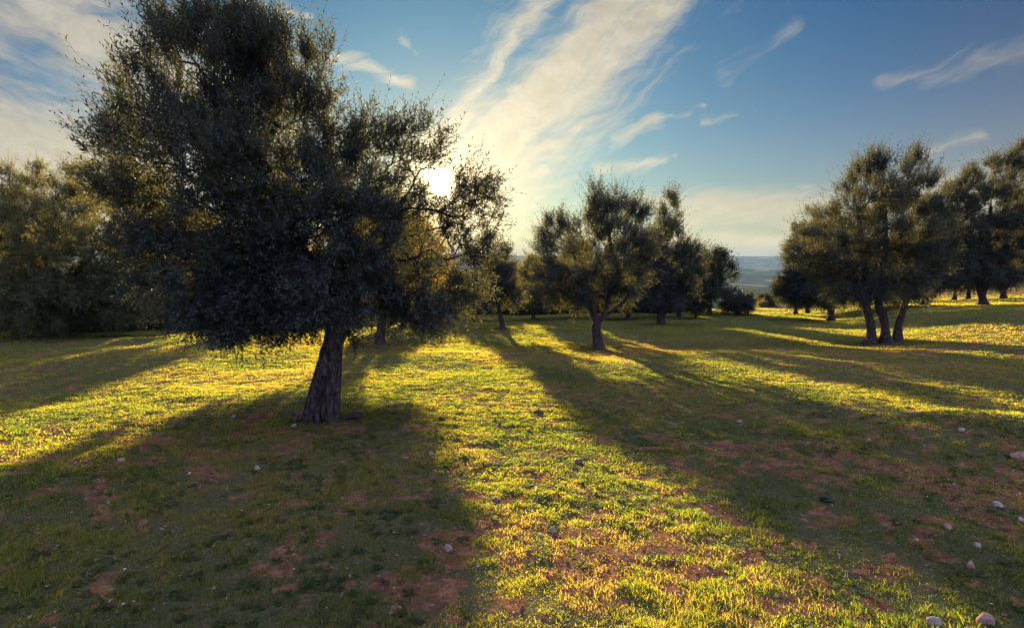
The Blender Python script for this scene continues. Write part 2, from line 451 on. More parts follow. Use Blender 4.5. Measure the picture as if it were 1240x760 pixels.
def build_crumbs():
    rng = np.random.default_rng(37)
    n = 42000
    r = np.sqrt(rng.uniform(1.3 ** 2, 12 ** 2, n)); a = rng.uniform(R(-52), R(52), n)
    X, Y = r * np.sin(a), r * np.cos(a)
    k = rng.random(n) < soil(X, Y) * .9 + .12
    X, Y = X[k], Y[k]; n = len(X); L = .003 + .011 * rng.random(n) ** 3; Z = ground_z(X, Y) + L * .3
    D0 = np.array([[1, 0, 0], [0, 1, 0], [-1, 0, 0], [0, -1, 0], [0, 0, 1], [0, 0, -1]], float)
    V = np.stack([X, Y, Z], -1)[:, None] + (D0[None] * rng.uniform(.6, 1.2, (n, 6, 1)) + rng.normal(0, .15, (n, 6, 3))) * L[:, None, None] * np.array([1.2, 1.2, .8])
    F0 = np.array([[0, 1, 4], [1, 2, 4], [2, 3, 4], [3, 0, 4], [1, 0, 5], [2, 1, 5], [3, 2, 5], [0, 3, 5]])
    m, nt = mat_new('crumbly_earth'); b = NB(nt)
    c = b.ramp(b.attr('tint'), [(0, (.06, .028, .018)), (.6, (.19, .085, .05)), (.9, (.30, .18, .11)), (1, (.45, .38, .28))]); b.out(b.princ(c, .9, spec=.1))
    o = new_obj('soil_crumbs', V.reshape(-1, 3), None, (np.arange(n)[:, None, None] * 6 + F0[None]).reshape(-1, 3), m, smooth=False, attrs={'tint': np.repeat(rng.random(n), 6)})
    tag(o, 'crumbs of reddish earth and grit on the bare patches', 'soil crumbs', kind='stuff')
build_crumbs()

# ------------------------------------------------------------------ trees
def make_tree(name, label, cat, px, py, trunks, blobs, natt=300, shoots=4000, leaf=.05, per=14, seed=1, mat=None, group=None,
              gap=.42, r0=.0035, step=.14, twigs=True, depth=None, shoot_len=.32, up=.45, bark=None, sides=14, base=None, tall=1.0, anchor=.55, wr=.25, stems=False, clear=None, thin=None, roots=()):
    """trunks: lists of (px, py, radius, depth offset) from the root up; blobs: (px, py, rx, ry, depth offset, ry-depth) in picture units at the tree's own distance"""
    rng = np.random.default_rng(seed)
    p0 = foot(px, py) if base is None else np.array(base)
    D = p0[1] if depth is None else depth
    if depth is not None:
        q = at(px, py, D); p0 = np.array([q[0], D, gz(q[0], D)])
    s = D / F
    root = empty(name, p0); tag(root, label, cat, group)
    loc = lambda u, v, dy=0: at(u, v, D + dy) - p0
    # skeleton
    pos = []; par = []; rad_fix = []; attach = []; dirs = []
    tacc = Acc()
    for ti, tk in enumerate(trunks):
        pts = [loc(t[0], t[1], t[3] if len(t) > 3 else 0) for t in tk]
        pts[0][2] = gz(pts[0][0] + p0[0], pts[0][1] + p0[1]) - p0[2]
        pts = [pts[0] - np.array([0, 0, .06])] + pts[1:]
        rr = [t[2] * s for t in tk]
        n = max(10, int(np.linalg.norm(np.array(pts[-1]) - pts[0]) / .05)) if D < 14 else max(8, int(np.linalg.norm(np.array(pts[-1]) - pts[0]) / .15))
        C = catmull(np.hstack([np.array(pts), np.array(rr)[:, None]]), n)
        tacc = Acc()
        tube(tacc, C[:, :3], np.maximum(C[:, 3], .01), sides if D > 14 else 48, .16 if D > 14 else .26, 4, seed + ti * 7, .55 if D > 14 else .16, cap=False)
        for (ra_, ln_, rr_0) in (roots if ti == 0 else ()):
            b0 = pts[1] * .25; e = np.array([math.cos(ra_), math.sin(ra_), 0]) * ln_
            f0 = np.array([[0, 0, .22], [e[0] * .28, e[1] * .28, .12], [e[0] * .62, e[1] * .62, .05], [e[0], e[1], -.03]]) + [b0[0] * .6, b0[1] * .6, 0]
            f0[:, 2] += [0, *[gz(p0[0] + q[0], p0[1] + q[1]) - p0[2] for q in f0[1:]]]
            tube(tacc, catmull(f0, 16), rr_0 * np.linspace(1, .22, 16), 14, .3, 3, seed + int(ra_ * 10), 0, cap=False)
        new_obj('stem' if stems else ('trunk' if ti == 0 else 'limb'), *tacc.get(), None, bark or M_BARK, root)
        st = max(1, n // 10)
        prev = -1
        idx = list(range(0, n, st)) + ([n - 1] if (n - 1) % st else [])
        for q in idx:
            pos.append(C[q, :3]); par.append(prev); rad_fix.append(C[q, 3]); prev = len(pos) - 1
            attach.append(q >= anchor * n); dirs.append(C[min(q + 1, n - 1), :3] - C[max(q - 1, 0), :3])
    ntr = len(pos)
    # attractors in the crown's envelope, thinned by clumps of noise
    B = []
    for bl in blobs:
        u, v, rx, ry = bl[:4]; dy = bl[4] if len(bl) > 4 else 0; rd = bl[5] if len(bl) > 5 else max(rx, ry) * .95
        B.append((loc(u, v, dy), np.array([rx * s, rd * s, ry * s])))
    vol = np.array([b[1].prod() * (blobs[i][6] if len(blobs[i]) > 6 else 1) for i, b in enumerate(B)]); vol = vol ** .8; vol /= vol.sum()
    att = []
    k0 = rng.uniform(0, 50)
    tries = 0
    while len(att) < natt and tries < natt * 40:
        tries += 1
        c, rr = B[rng.choice(len(B), p=vol)]
        d = rng.normal(size=3); d /= np.linalg.norm(d); q = c + d * rr * rng.random() ** .42
        g1 = float(vn(np.array([q[0] / .45 + k0]), np.array([q[2] / .45 + q[1] * 1.1]), seed)[0])
        if g1 < gap and rng.random() < .85: continue
        if q[2] < -.0507 * q[1] + .15: continue
        att.append(q)
    att = np.array(att)
    top = np.array(pos[ntr - 1])
    # a few primary limbs first, then the rest outward
    o = np.argsort(np.linalg.norm(att - top, axis=1) + rng.normal(0, .1, len(att)))
    prim = []
    mid = [i for i in o[len(o) // 4: 3 * len(o) // 4]]
    if mid:
        prim = [mid[0]]
        while len(prim) < min(7, len(mid)):
            dd = np.min([np.linalg.norm(att[mid] - att[p], axis=1) for p in prim], axis=0); prim.append(mid[int(np.argmax(dd))])
    order = prim + [i for i in o if i not in set(prim)]
    pos = [np.array(p) for p in pos]
    PA = np.zeros((len(pos) + natt * 40, 3)); PL = np.zeros(len(PA)); OK = np.zeros(len(PA), bool); N = len(pos)
    PA[:N] = pos; OK[:N] = attach
    for i in range(N): PL[i] = 0
    tips = []
    for kk, i in enumerate(order):
        a = att[i]
        dd = np.linalg.norm(PA[:N] - a, axis=1) + .22 * PL[:N] + np.where(OK[:N], 0, 1e6)
        dd += .8 * np.maximum(0, PA[:N, 2] - a[2]) * (a[2] > top[2])
        j = int(np.argmin(dd)); p = PA[j].copy(); L = np.linalg.norm(a - p)
        if L < step * .6: continue
        dr = dirs[j] / (np.linalg.norm(dirs[j]) + 1e-9)
        ctrl = p + dr * L * .35 + np.array([0, 0, .06 * L]) + rng.normal(0, .06, 3) * L
        m = max(2, int(L / step)); prev = j
        if N + m >= len(PA): break
        for t in np.linspace(0, 1, m + 1)[1:]:
            q = (1 - t) ** 2 * p + 2 * t * (1 - t) * ctrl + t * t * a + rng.normal(0, .012, 3) * (t < 1)
            pos.append(q); par.append(prev); dirs.append(q - PA[prev]); rad_fix.append(None)
            PA[N] = q; PL[N] = PL[prev] + L / m; OK[N] = True; prev = N; N += 1
        tips.append(prev)
    PA = PA[:N]
    cnt = np.zeros(N)
    for t in tips: cnt[t] += 1
    for i in range(N - 1, -1, -1):
        if par[i] >= 0: cnt[par[i]] += cnt[i]
    E = 2.25
    rad = r0 * np.maximum(cnt, .6) ** (1 / E)
    cap_r = trunks[0][-1][2] * s * .85
    rad = np.minimum(rad, cap_r)
    par = np.array(par)
    ch = np.arange(ntr, N); pr = par[ch]
    ra = np.where(pr < ntr, rad[ch] * 1.15, np.minimum(rad[pr], rad[ch] * 1.6)); rb = rad[ch]
    # prisms per edge, extended slightly so that the joints close
    def prisms(A, Bq, ra, rb, k):
        T = Bq - A; ln = np.linalg.norm(T, axis=1)[:, None] + 1e-9; T = T / ln
        h = np.where(np.abs(T[:, 2:3]) > .9, np.array([[1., 0, 0]]), np.array([[0, 0, 1.]]))
        U = np.cross(T, h); U /= np.linalg.norm(U, axis=1)[:, None]; W = np.cross(T, U)
        th = np.linspace(0, 2 * PI, k, endpoint=False); cs, sn = np.cos(th)[None, :, None], np.sin(th)[None, :, None]
        ring = cs * U[:, None] + sn * W[:, None]
        A2 = A - T * ra[:, None] * .3; B2 = Bq + T * rb[:, None] * .3
        V = np.concatenate([A2[:, None] + ring * ra[:, None, None], B2[:, None] + ring * rb[:, None, None]], 1).reshape(-1, 3)
        b0 = np.arange(len(A))[:, None, None] * 2 * k; j = np.arange(k)[None, :, None]; j2 = (j + 1) % k
        return V, np.concatenate([b0 + j, b0 + j2, b0 + k + j2, b0 + k + j], 2).reshape(-1, 4)
    thick = rb > .012
    bacc = Acc()
    if thick.any(): bacc.add(*prisms(PA[pr[thick]], PA[ch[thick]], ra[thick], rb[thick], 8))
    if (~thick).any(): bacc.add(*prisms(PA[pr[~thick]], PA[ch[~thick]], ra[~thick], rb[~thick], 4))
    # shoots
    cand = ch[rad[ch] < max(.022, r0 * 3)]
    ctr = att.mean(0)
    # outer nodes carry more shoots
    wt = np.maximum(cnt[cand], 1) ** -.55; pick = rng.choice(cand, shoots, p=wt / wt.sum())
    P = PA[pick] + rng.normal(0, .02 + step * .25, (shoots, 3))
    if thin is not None:     # the open side of the crown
        ux = (P[:, 0] + p0[0]) / (P[:, 1] + D) * F + 620
        P = P[rng.random(len(P)) > thin[2] * sst(thin[0], thin[1], ux)]; shoots = len(P)
    if clear is not None:
        cp = loc(clear[0], clear[1]); cdv = cp + p0 - np.array([0, 0, CAMZ]); cdv /= np.linalg.norm(cdv)
        rel_ = P - cp; rad_ = np.linalg.norm(rel_ - (rel_ @ cdv)[:, None] * cdv, axis=1)
        P = P[rad_ > clear[2] * s * (1 + .7 * rng.random(len(P)))]; shoots = len(P)
    ow = P - ctr; ext = att.max(0) - att.min(0) + .1; ow = ow / (ext * .5)
    rel = np.linalg.norm(ow, axis=1); own = ow / (rel[:, None] + 1e-6)
    zrel = ow[:, 2]
    Dv = own * .55 + rng.normal(0, .5, (shoots, 3)); Dv[:, 2] += up * (1 + .9 * np.clip(zrel, 0, 1.3)) - .5 * sst(.2, 1.0, -zrel)
    Dv /= np.linalg.norm(Dv, axis=1)[:, None]
    Ls = shoot_len * rng.uniform(.55, 1.3, shoots) * (1 + tall * .7 * (rng.random(shoots) < .25) * np.clip(rel, 0, 1.4) * (zrel > .1))
    bend = rng.normal(0, .12, (shoots, 3)); bend[:, 2] -= .12 * sst(-.2, .8, -zrel) + .03
    def sp(t): return P[:, None] + Dv[:, None] * (Ls[:, None] * t)[..., None] + bend[:, None] * (Ls[:, None] * t ** 2)[..., None]
    if twigs:
        tt = np.array([[0, .5, 1.]]) * np.ones((shoots, 1)); S = sp(tt)
        rs = .0022 * max(1, D / 12)
        for q in (0, 1):
            bacc.add(*prisms(S[:, q], S[:, q + 1], np.full(shoots, rs * (1 - .4 * q)), np.full(shoots, rs * (.6 - .4 * q)), 3))
    # leaves, opposite pairs along each shoot
    t = (np.arange(per)[None] // 2 + rng.uniform(.2, .8, (shoots, per))) / (per / 2)
    t = np.clip(t, .05, 1)
    Q = sp(t); T = Dv[:, None] + 2 * bend[:, None] * t[..., None]; T = T / np.linalg.norm(T, axis=2, keepdims=True)
    rv = rng.normal(size=(shoots, per, 3)); side = np.cross(T, rv); side /= np.linalg.norm(side, axis=2, keepdims=True) + 1e-9
    opn = rng.uniform(.5, 1.1, (shoots, per, 1)) * np.where(t[..., None] > .93, .25, 1)
    ld = T * np.cos(opn) + side * np.sin(opn); ld /= np.linalg.norm(ld, axis=2, keepdims=True)
    ll = leaf * rng.uniform(.65, 1.25, (shoots, per, 1)) * np.where(t[..., None] > .85, .75, 1)
    wv = np.cross(ld, rng.normal(0, .6, (shoots, per, 3)) + np.array([0, 0, 1.])); wv /= np.linalg.norm(wv, axis=2, keepdims=True) + 1e-9
    nv = np.cross(wv, ld)
    ww = ll * rng.uniform(.75, 1.2, (shoots, per, 1)) * wr * .5
    c0 = Q; c1 = Q + ld * ll * .5 + wv * ww + nv * ww * .35; c2 = Q + ld * ll; c3 = Q + ld * ll * .5 - wv * ww + nv * ww * .35
    LV = np.stack([c0, c1, c2, c3], 2).reshape(-1, 3)
    # no leaf below the ground
    nl = shoots * per
    lt = np.repeat(np.clip(.5 + rng.normal(0, .13, shoots)[:, None] + rng.normal(0, .12, (shoots, per)) + .45 * (rng.random((shoots, per)) < .012), 0, 1).ravel(), 4)
    b4 = np.arange(nl)[:, None] * 4
    F3 = np.concatenate([b4 + np.array([[0, 2, 1]]), b4 + np.array([[0, 3, 2]])])
    bv, bf = bacc.get()
    new_obj('branches', bv, bf, None, bark or M_BARK, root)
    new_obj('crown', LV, None, F3, mat or M_LEAF, root, smooth=False, attrs={'tint': lt})
    return root

G_NEAR = 'olive trees standing in the grove'
G_FAR = 'trees in the background of the grove'

# 1 the big leaning tree
make_tree('olive_tree', 'large leaning olive tree nearest the camera, sun shining through its crown', 'olive tree', 385, 510,
    [[(375, 513, 9.5, 0), (379, 494, 8.6, 0), (388, 462, 9.4, 0), (399, 428, 10.2, 0), (408, 398, 11.2, 0), (413, 376, 12.2, 0), (397, 350, 9.5, -.1), (372, 315, 7.5, -.2), (345, 262, 6, -.15), (322, 200, 4.5, 0)],
     [(399, 428, 8, 0), (407, 392, 11, .03), (424, 364, 10.5, .05), (445, 335, 8.5, .15), (470, 290, 6, .2), (490, 240, 4, .3)],
     [(397, 428, 7, 0), (401, 388, 8, .1), (392, 356, 7, .3), (370, 328, 6, .7), (340, 300, 4.5, 1.1)]],
    [(265, 125, 112, 100, 0), (320, 95, 85, 75, .2), (195, 150, 80, 60, 0), (150, 150, 46, 46, 0, 60, 1.1), (265, 225, 130, 90, 0), (200, 290, 65, 75, .1, 60, 1.5), (270, 330, 95, 75, -.1, 90, 1.7), (350, 240, 90, 120, 0, 90, 1.2),
     (350, 350, 90, 55, .2, 80, 1.6), (300, 378, 85, 34, 0, 70, 1.8), (400, 300, 70, 75, -.45, 55, 1.8), (400, 352, 55, 36, -.5, 40, 2.2), (380, 165, 60, 60, 0, 60, 1.2), (440, 230, 75, 75, .1, 70, .9), (490, 300, 85, 80, .2, 75, .75), (500, 365, 75, 38, .2, 60, 1.7), (450, 378, 55, 34, .3, 50, 1.8), (545, 275, 50, 45, .3, 60, .5), (572, 245, 30, 45, .1, 40, .9), (582, 300, 24, 45, .1, 35, .9), (560, 350, 40, 55, .2, 55, .8), (490, 188, 56, 42, .2, 50, .65), (250, 50, 62, 42, 0, 50, 1.0), (435, 175, 40, 38, .1, 40, .9)],
    natt=1900, shoots=21500, thin=(420, 500, .22), clear=(537, 224, 11), roots=((PI + .15, .42, .07), (PI + .9, .28, .05), (-1.2, .24, .05), (1.8, .34, .06)), leaf=.060, per=15, seed=11, r0=.0034, step=.11, shoot_len=.26, up=.55, tall=1.3, gap=.40, wr=.26)

# 2 tree behind the big one, mostly hidden, that shades the foreground
make_tree('olive_tree', 'olive tree with short trunk half hidden behind the large leaning olive', 'olive tree', 460, 417,
    [[(460, 418, 5.5), (461, 405, 5), (463, 385, 4.6), (462, 350, 4), (458, 300, 3)]],
    [(465, 300, 62, 48), (430, 312, 50, 38), (502, 320, 40, 28), (470, 275, 45, 30), (480, 328, 58, 20), (408, 318, 32, 32), (462, 335, 60, 20, 0, 40, 2)],
    natt=520, mat=M_LEAF_G, shoots=13000, gap=.2, leaf=.085, per=14, seed=21, group=G_NEAR, twigs=False, shoot_len=.34)

# 3 centre tree
make_tree('olive_tree', 'rounded olive tree with short forked trunk in the middle of the grove', 'olive tree', 723, 422,
    [[(724, 423, 6.5), (723, 410, 5.4), (722, 398, 5.2), (722, 389, 5), (716, 375, 3.6), (706, 350, 3), (695, 310, 2.2)],
     [(723, 402, 3.6), (723, 392, 4), (730, 383, 3.8), (737, 362, 3), (742, 320, 2.6), (735, 270, 1.8)],
     [(723, 400, 3), (724, 388, 3), (738, 378, 2.6), (758, 362, 2.2), (772, 335, 1.6)]],
    [(738, 305, 50, 58), (700, 325, 52, 48), (772, 318, 32, 48), (722, 250, 16, 30, 0, 20, 1.3), (742, 262, 16, 30, 0, 20, 1.0), (668, 325, 28, 42), (662, 285, 13, 22, 0, 16, 1.2), (685, 282, 10, 22, 0, 14, 1.), (745, 352, 48, 22), (695, 356, 54, 18), (768, 262, 14, 26, 0, 16, 1.1), (785, 285, 14, 26, 0, 16, 1)],
    natt=560, gap=.5, shoots=8000, leaf=.075, per=14, seed=31, group=G_NEAR, shoot_len=.36, up=.6, tall=1.3)

# 4 slim tree left of centre
make_tree('olive_tree', 'slender olive tree with thin leaning trunk just right of the sunlit crown', 'olive tree', 608, 398,
    [[(609, 398, 3), (607, 388, 2.6), (604, 372, 2.4), (599, 355, 2.1), (596, 335, 1.6)]],
    [(606, 335, 19, 26), (600, 358, 26, 16), (616, 345, 20, 24), (608, 308, 11, 14)],
    natt=150, shoots=1900, leaf=.12, per=14, seed=41, group=G_NEAR, twigs=False, shoot_len=.45, mat=M_LEAF)

# 5 tree right of the centre
make_tree('olive_tree', 'olive tree with pale airy crown behind and right of the rounded one', 'olive tree', 801, 392,
    [[(801, 393, 4.4), (800, 380, 3.6), (801, 370, 3.4), (796, 350, 2.8), (793, 310, 2.2)],
     [(801, 376, 2.4), (808, 366, 2.4), (822, 345, 1.8), (832, 320, 1.3)]],
    [(803, 312, 30, 45), (815, 340, 32, 30), (806, 262, 20, 26, 0, 20, .8), (785, 330, 25, 35), (832, 320, 20, 28), (800, 355, 34, 18, 0, 25, 2)],
    natt=380, shoots=7500, leaf=.115, per=14, seed=51, group=G_NEAR, twigs=False, shoot_len=.5, up=.6)

# 6
make_tree('olive_tree', 'dark compact olive tree left of the valley view', 'olive tree', 859, 381,
    [[(858, 382, 3.2), (859, 374, 2.7), (860, 362, 2.5), (864, 335, 1.6)]],
    [(866, 330, 20, 24), (858, 350, 22, 18), (880, 345, 12, 20, 0, 12, .6), (864, 312, 12, 8)],
    natt=170, shoots=2100, leaf=.17, per=12, seed=61, group=G_NEAR, twigs=False, shoot_len=.55, mat=M_LEAF_D)

# 7 triple stemmed tree
make_tree('olive_tree', 'tall olive tree with three separate stems on reddish soil at right', 'olive tree', 1072, 415,
    [[(1053, 415, 7), (1055, 405, 4.8), (1054, 390, 4.6), (1049, 372, 4.4), (1050, 350, 4), (1045, 310, 3), (1040, 260, 2)],
     [(1073, 415, 8.5), (1072, 403, 5), (1070, 385, 5), (1064, 368, 5), (1066, 340, 4), (1072, 290, 3), (1070, 230, 2)],
     [(1086, 412, 6), (1088, 395, 4.3), (1092, 380, 3.8), (1098, 362, 3.5), (1110, 335, 3), (1118, 300, 2)]],
    [(1068, 270, 62, 72), (1020, 295, 42, 50), (1085, 235, 45, 40), (1110, 300, 35, 55), (1060, 330, 62, 38, 0, 50, 1.7), (1065, 215, 28, 20, 0, 26, .9), (1105, 212, 16, 26, 0, 16, 1), (1060, 208, 9, 20, 0, 10, 1.2), (1082, 212, 9, 18, 0, 10, 1.1), (1125, 225, 10, 20, 0, 10, 1), (1000, 300, 30, 40), (1090, 348, 44, 22, 0, 35, 2.2), (1030, 348, 45, 22, 0, 35, 2.2), (1130, 320, 28, 35, 0, 30, 1.5), (1040, 225, 24, 24, 0, 24, .6)],
    natt=800, stems=True, gap=.5, tall=1.2, shoots=12500, leaf=.08, per=14, seed=71, group=G_NEAR, shoot_len=.38, up=.6, anchor=.72)

# 8 left neighbour of the triple one
make_tree('olive_tree', 'broad olive tree with short trunk just left of the three stems', 'olive tree', 1006, 388,
    [[(1006, 388, 4), (1006, 380, 3.4), (1005, 370, 3.2), (998, 358, 2.4), (985, 335, 1.8)], [(1006, 376, 2.6), (1010, 366, 2.6), (1022, 352, 2), (1030, 330, 1.5)]],
    [(985, 320, 34, 42), (968, 340, 24, 28), (1005, 300, 30, 40), (1000, 352, 46, 18, 0, 35, 2.5), (985, 275, 20, 18, 0, 18, .6), (960, 345, 18, 22), (1030, 330, 25, 30)],
    natt=500, shoots=10500, leaf=.12, per=14, seed=81, group=G_NEAR, twigs=False, shoot_len=.45)

# 9 right edge tree
make_tree('olive_tree', 'olive tree with open ragged crown against the sky at right edge', 'olive tree', 1189, 369,
    [[(1189, 370, 5.8), (1189, 360, 4), (1187, 350, 3.9), (1183, 330, 3), (1170, 290, 2.2)],
     [(1188, 357, 2.8), (1194, 345, 3), (1208, 325, 2.4), (1222, 285, 2)],
     [(1188, 352, 2.6), (1196, 335, 2.4), (1195, 300, 2), (1200, 250, 1.6)]],
    [(1185, 280, 50, 50), (1155, 265, 32, 38), (1215, 250, 42, 48, 0, 42, .8), (1180, 325, 60, 26, 0, 45, 2), (1140, 335, 30, 22, 0, 30, 2), (1235, 285, 35, 45), (1238, 205, 32, 40, 0, 32, 1.1), (1165, 235, 28, 26, 0, 26, .9), (1200, 215, 28, 24, 0, 26, .9), (1245, 320, 30, 30, 0, 30, 1), (1150, 305, 28, 30), (1265, 250, 30, 60)],
    natt=850, shoots=18000, leaf=.11, per=12, seed=91, group=G_NEAR, shoot_len=.42, up=.5, gap=.4, tall=1.4)

# 10 big tree at left edge
make_tree('olive_tree', 'bushy olive tree with sunlit golden leaves down to the ground at left edge', 'olive tree', 55, 408,
    [[(55, 409, 9), (52, 395, 7), (50, 370, 6), (55, 330, 4.5), (60, 280, 3)], [(55, 395, 5), (62, 370, 5), (85, 340, 4), (110, 310, 2.5)]],
    [(60, 285, 70, 70), (10, 290, 55, 75), (110, 300, 60, 55), (140, 320, 42, 45), (60, 350, 75, 42, 0, 60, 1.8), (120, 365, 48, 32, 0, 50, 2.5), (20, 370, 55, 32, 0, 50, 2.5), (155, 350, 30, 42, 0, 40, 2.2), (70, 225, 55, 28, 0, 40, .8), (-40, 300, 50, 90), (50, 360, 60, 40, -1.2, 40, 2.2), (70, 300, 60, 50, -1.0, 40, 1.2), (80, 388, 75, 18, 0, 50, 3), (10, 225, 45, 28, 0, 40, .7)],
    natt=1400, shoots=25000, gap=.3, leaf=.08, per=14, seed=101, group=G_NEAR, shoot_len=.36, up=.3, mat=M_LEAF_Y)

# 11 hidden tree between the big one and the left, casts the narrow band of shade
make_tree('olive_tree', 'dark olive tree behind the low branches of the large leaning olive', 'olive tree', 330, 398,
    [[(330, 399, 4), (331, 380, 3.3), (334, 350, 2.6)]],
    [(335, 325, 32, 28), (312, 335, 22, 20), (350, 345, 20, 16)],
    natt=200, shoots=2600, leaf=.10, per=14, seed=111, group=G_NEAR, twigs=False, mat=M_LEAF_D, depth=25, shoot_len=.4)

# 12 left background
make_tree('oak_tree', 'tall dark tree with bare boughs between the golden and the leaning olive', 'tree', 190, 392,
    [[(190, 393, 6), (188, 370, 5), (185, 330, 4.2), (178, 280, 3), (170, 240, 2)], [(188, 360, 3), (200, 320, 3), (215, 285, 2), (228, 260, 1.4)]],
    [(165, 250, 40, 38, 0, 40, .8), (130, 225, 42, 28, 0, 35, .8), (195, 330, 55, 40), (240, 340, 50, 45), (160, 355, 40, 25), (225, 300, 35, 35, 0, 30, .6)],
    natt=600, shoots=12000, leaf=.13, per=12, seed=121, group=G_NEAR, twigs=False, mat=M_LEAF_D, depth=30, shoot_len=.45, r0=.007)

# ------------------------------------------------------------------ background trees: three kinds, copied
def proto(seed, spread, mat, nat=190, sh=3000):
    # built at 30 m so that a picture unit is 43 mm
    c = 620
    b = [(c + dx, 350 + dy, rx * spread, ry) for dx, dy, rx, ry in
         [[(0, -32, 40, 36), (-28, -16, 28, 26), (26, -18, 30, 28), (0, -60, 22, 20), (0, 4, 44, 18)],
          [(-6, -28, 38, 32), (26, -14, 28, 24), (-32, -10, 26, 24), (6, -54, 24, 16), (0, 8, 46, 18)],
          [(4, -36, 32, 42), (-20, -18, 25, 30), (20, -14, 27, 26), (4, -78, 15, 16), (0, 6, 36, 18)]][seed % 3]]
    return [[(c, 393, 4.2), (c + 1, 380, 3.2), (c, 362, 3), (c - 3, 335, 2)], [(c, 375, 2), (c + 6, 360, 2), (c + 14, 335, 1.4)]], b, nat, sh

far_specs = [  # px, py on the ground, scale, kind, label
    (573, 389, .55, 0, 'small background tree left of the slender leaning trunk'),
    (646, 387, .75, 2, 'background tree right of the slender leaning trunk'),
    (697, 386, 1.0, 0, 'background tree whose short trunk shows left of the rounded olive trunk'),
    (760, 386, .8, 1, 'background tree between the rounded olive and the airy one'),
    (822, 384, .85, 0, 'low background tree with two thin trunks right of the airy olive'),
    (842, 385, .55, 1, 'small reddish trunked background tree left of the dark compact olive'),
    (963, 380, .75, 1, 'first small background tree left of the broad olive at right'),
    (978, 379, .8, 0, 'second small background tree behind the broad olive at right'),
    (1085, 374, .9, 1, 'background tree seen between the second and third stems'),
    (1120, 369, 1.25, 0, 'background olive with flared dark trunk right of the three stems'),
    (1155, 363, .9, 2, 'background tree left of the ragged crowned olive'),
    (1172, 362, .9, 1, 'background tree with leaning trunk close left of the ragged crowned olive'),
    (1215, 361, 1.1, 0, 'pale background tree right of the ragged crowned olive'),
    (1246, 357, 1.3, 1, 'background tree cut by the right edge of the frame'),
    (488, 396, .6, 2, 'background tree right of the trunk behind the leaning olive'),
    (250, 397, 1.1, 2, 'background tree under the low left branches of the leaning olive'),
    (-30, 398, 1.5, 1, 'background tree cut by the left edge of the frame'),
]
def make_kind(k, mat, first):
    px, py, sc, _, lab = first
    t, b, na, sh = proto(k, 1.0, mat)
    r = make_tree('background_tree', 'x', 'tree', 620, 393, t, b, natt=na, shoots=sh, leaf=.17, per=12, seed=200 + k, twigs=False, depth=27, shoot_len=.5, r0=.006, mat=mat)
    return r
protos = {}
kinds_mat = {0: M_LEAF, 1: M_LEAF_D, 2: M_LEAF_Y}
rr_ = random.Random(5)
def copy_tree(root):
    c = root.copy(); col.objects.link(c)
    for ch in list(root.children):
        d = ch.copy(); col.objects.link(d); d.parent = c
    return c
def place_far(x, y, sc, k, lab, rot=None, name='background_tree', squash=1.0):
    if k not in protos:
        protos[k] = o = make_kind(k, kinds_mat[k], (0, 0, 1, k, lab))
    else:
        o = copy_tree(protos[k])
    o.name = name
    o.location = (x, y, gz(x, y) - .02); o.scale = (sc, sc, sc * squash); o.rotation_euler = (0, 0, rr_.uniform(0, 6.28) if rot is None else rot)
    tag(o, lab, 'tree', G_FAR)
    return o
for px, py, sc, k, lab in far_specs:
    f = foot(px, py); place_far(f[0], f[1], sc, k, lab)

# the dark tree belt beyond the crest: low trees, leaves to the ground
G_BELT = 'dark low trees of the belt beyond the grove'
belt = []
for i in range(26):
    u = -0.66 + i * (0.96 / 25); Y = 41 + 3 * rr_.random() + (3 if i % 2 else 0)
    belt.append((u * Y, Y, rr_.uniform(1.0, 1.25)))

# ------------------------------------------------------------------ shrubs
def make_shrub(name, label, cat, px, py, rx, ry, D=None, seed=1, mat=None, leaf=.14, shoots=1100, group=None):
    return make_tree(name, label, cat, px, py, [[(px, py, 1.3), (px + 1, py - ry * .6, 1)], [(px, py, 1.1), (px - rx * .3, py - ry * .7, .8)], [(px, py, 1.1), (px + rx * .4, py - ry * .6, .8)]],
        [(px, py - ry * .9, rx, ry), (px + rx * .4, py - ry * .6, rx * .6, ry * .6), (px - rx * .45, py - ry * .55, rx * .6, ry * .6)],
        natt=110, shoots=shoots, stems=True, leaf=leaf, per=12, seed=seed, twigs=False, depth=D, mat=mat or M_LEAF_D, group=group, shoot_len=.4, anchor=.2, r0=.006, up=.3)
G_SHRUB = 'shrubs along the edge of the grove'
make_shrub('shrub', 'small twiggy olive bush with several stems left of the valley view', 'shrub', 893, 381, 18, 15, seed=301, mat=M_LEAF, leaf=.16, group=G_SHRUB)
make_shrub('shrub', 'dark round bush at the edge of the brown field', 'shrub', 929, 371, 13, 7, seed=302, leaf=.22, shoots=800, group=G_SHRUB)
make_shrub('shrub', 'tiny light green bush beside the dark round bush', 'shrub', 923, 372, 4, 3.5, seed=303, mat=M_LEAF_Y, leaf=.12, shoots=300, group=G_SHRUB)
make_shrub('shrub', 'low dark undergrowth bush below the gap at left', 'shrub', 160, 399, 32, 11, seed=304, leaf=.12, group=G_SHRUB)
make_shrub('shrub', 'low dark undergrowth bush behind drooping olive branches', 'shrub', 225, 398, 36, 14, seed=305, leaf=.12, group=G_SHRUB)
make_shrub('shrub', 'low dark undergrowth bush below the golden leaved olive', 'shrub', 95, 402, 30, 9, seed=306, leaf=.12, group=G_SHRUB)

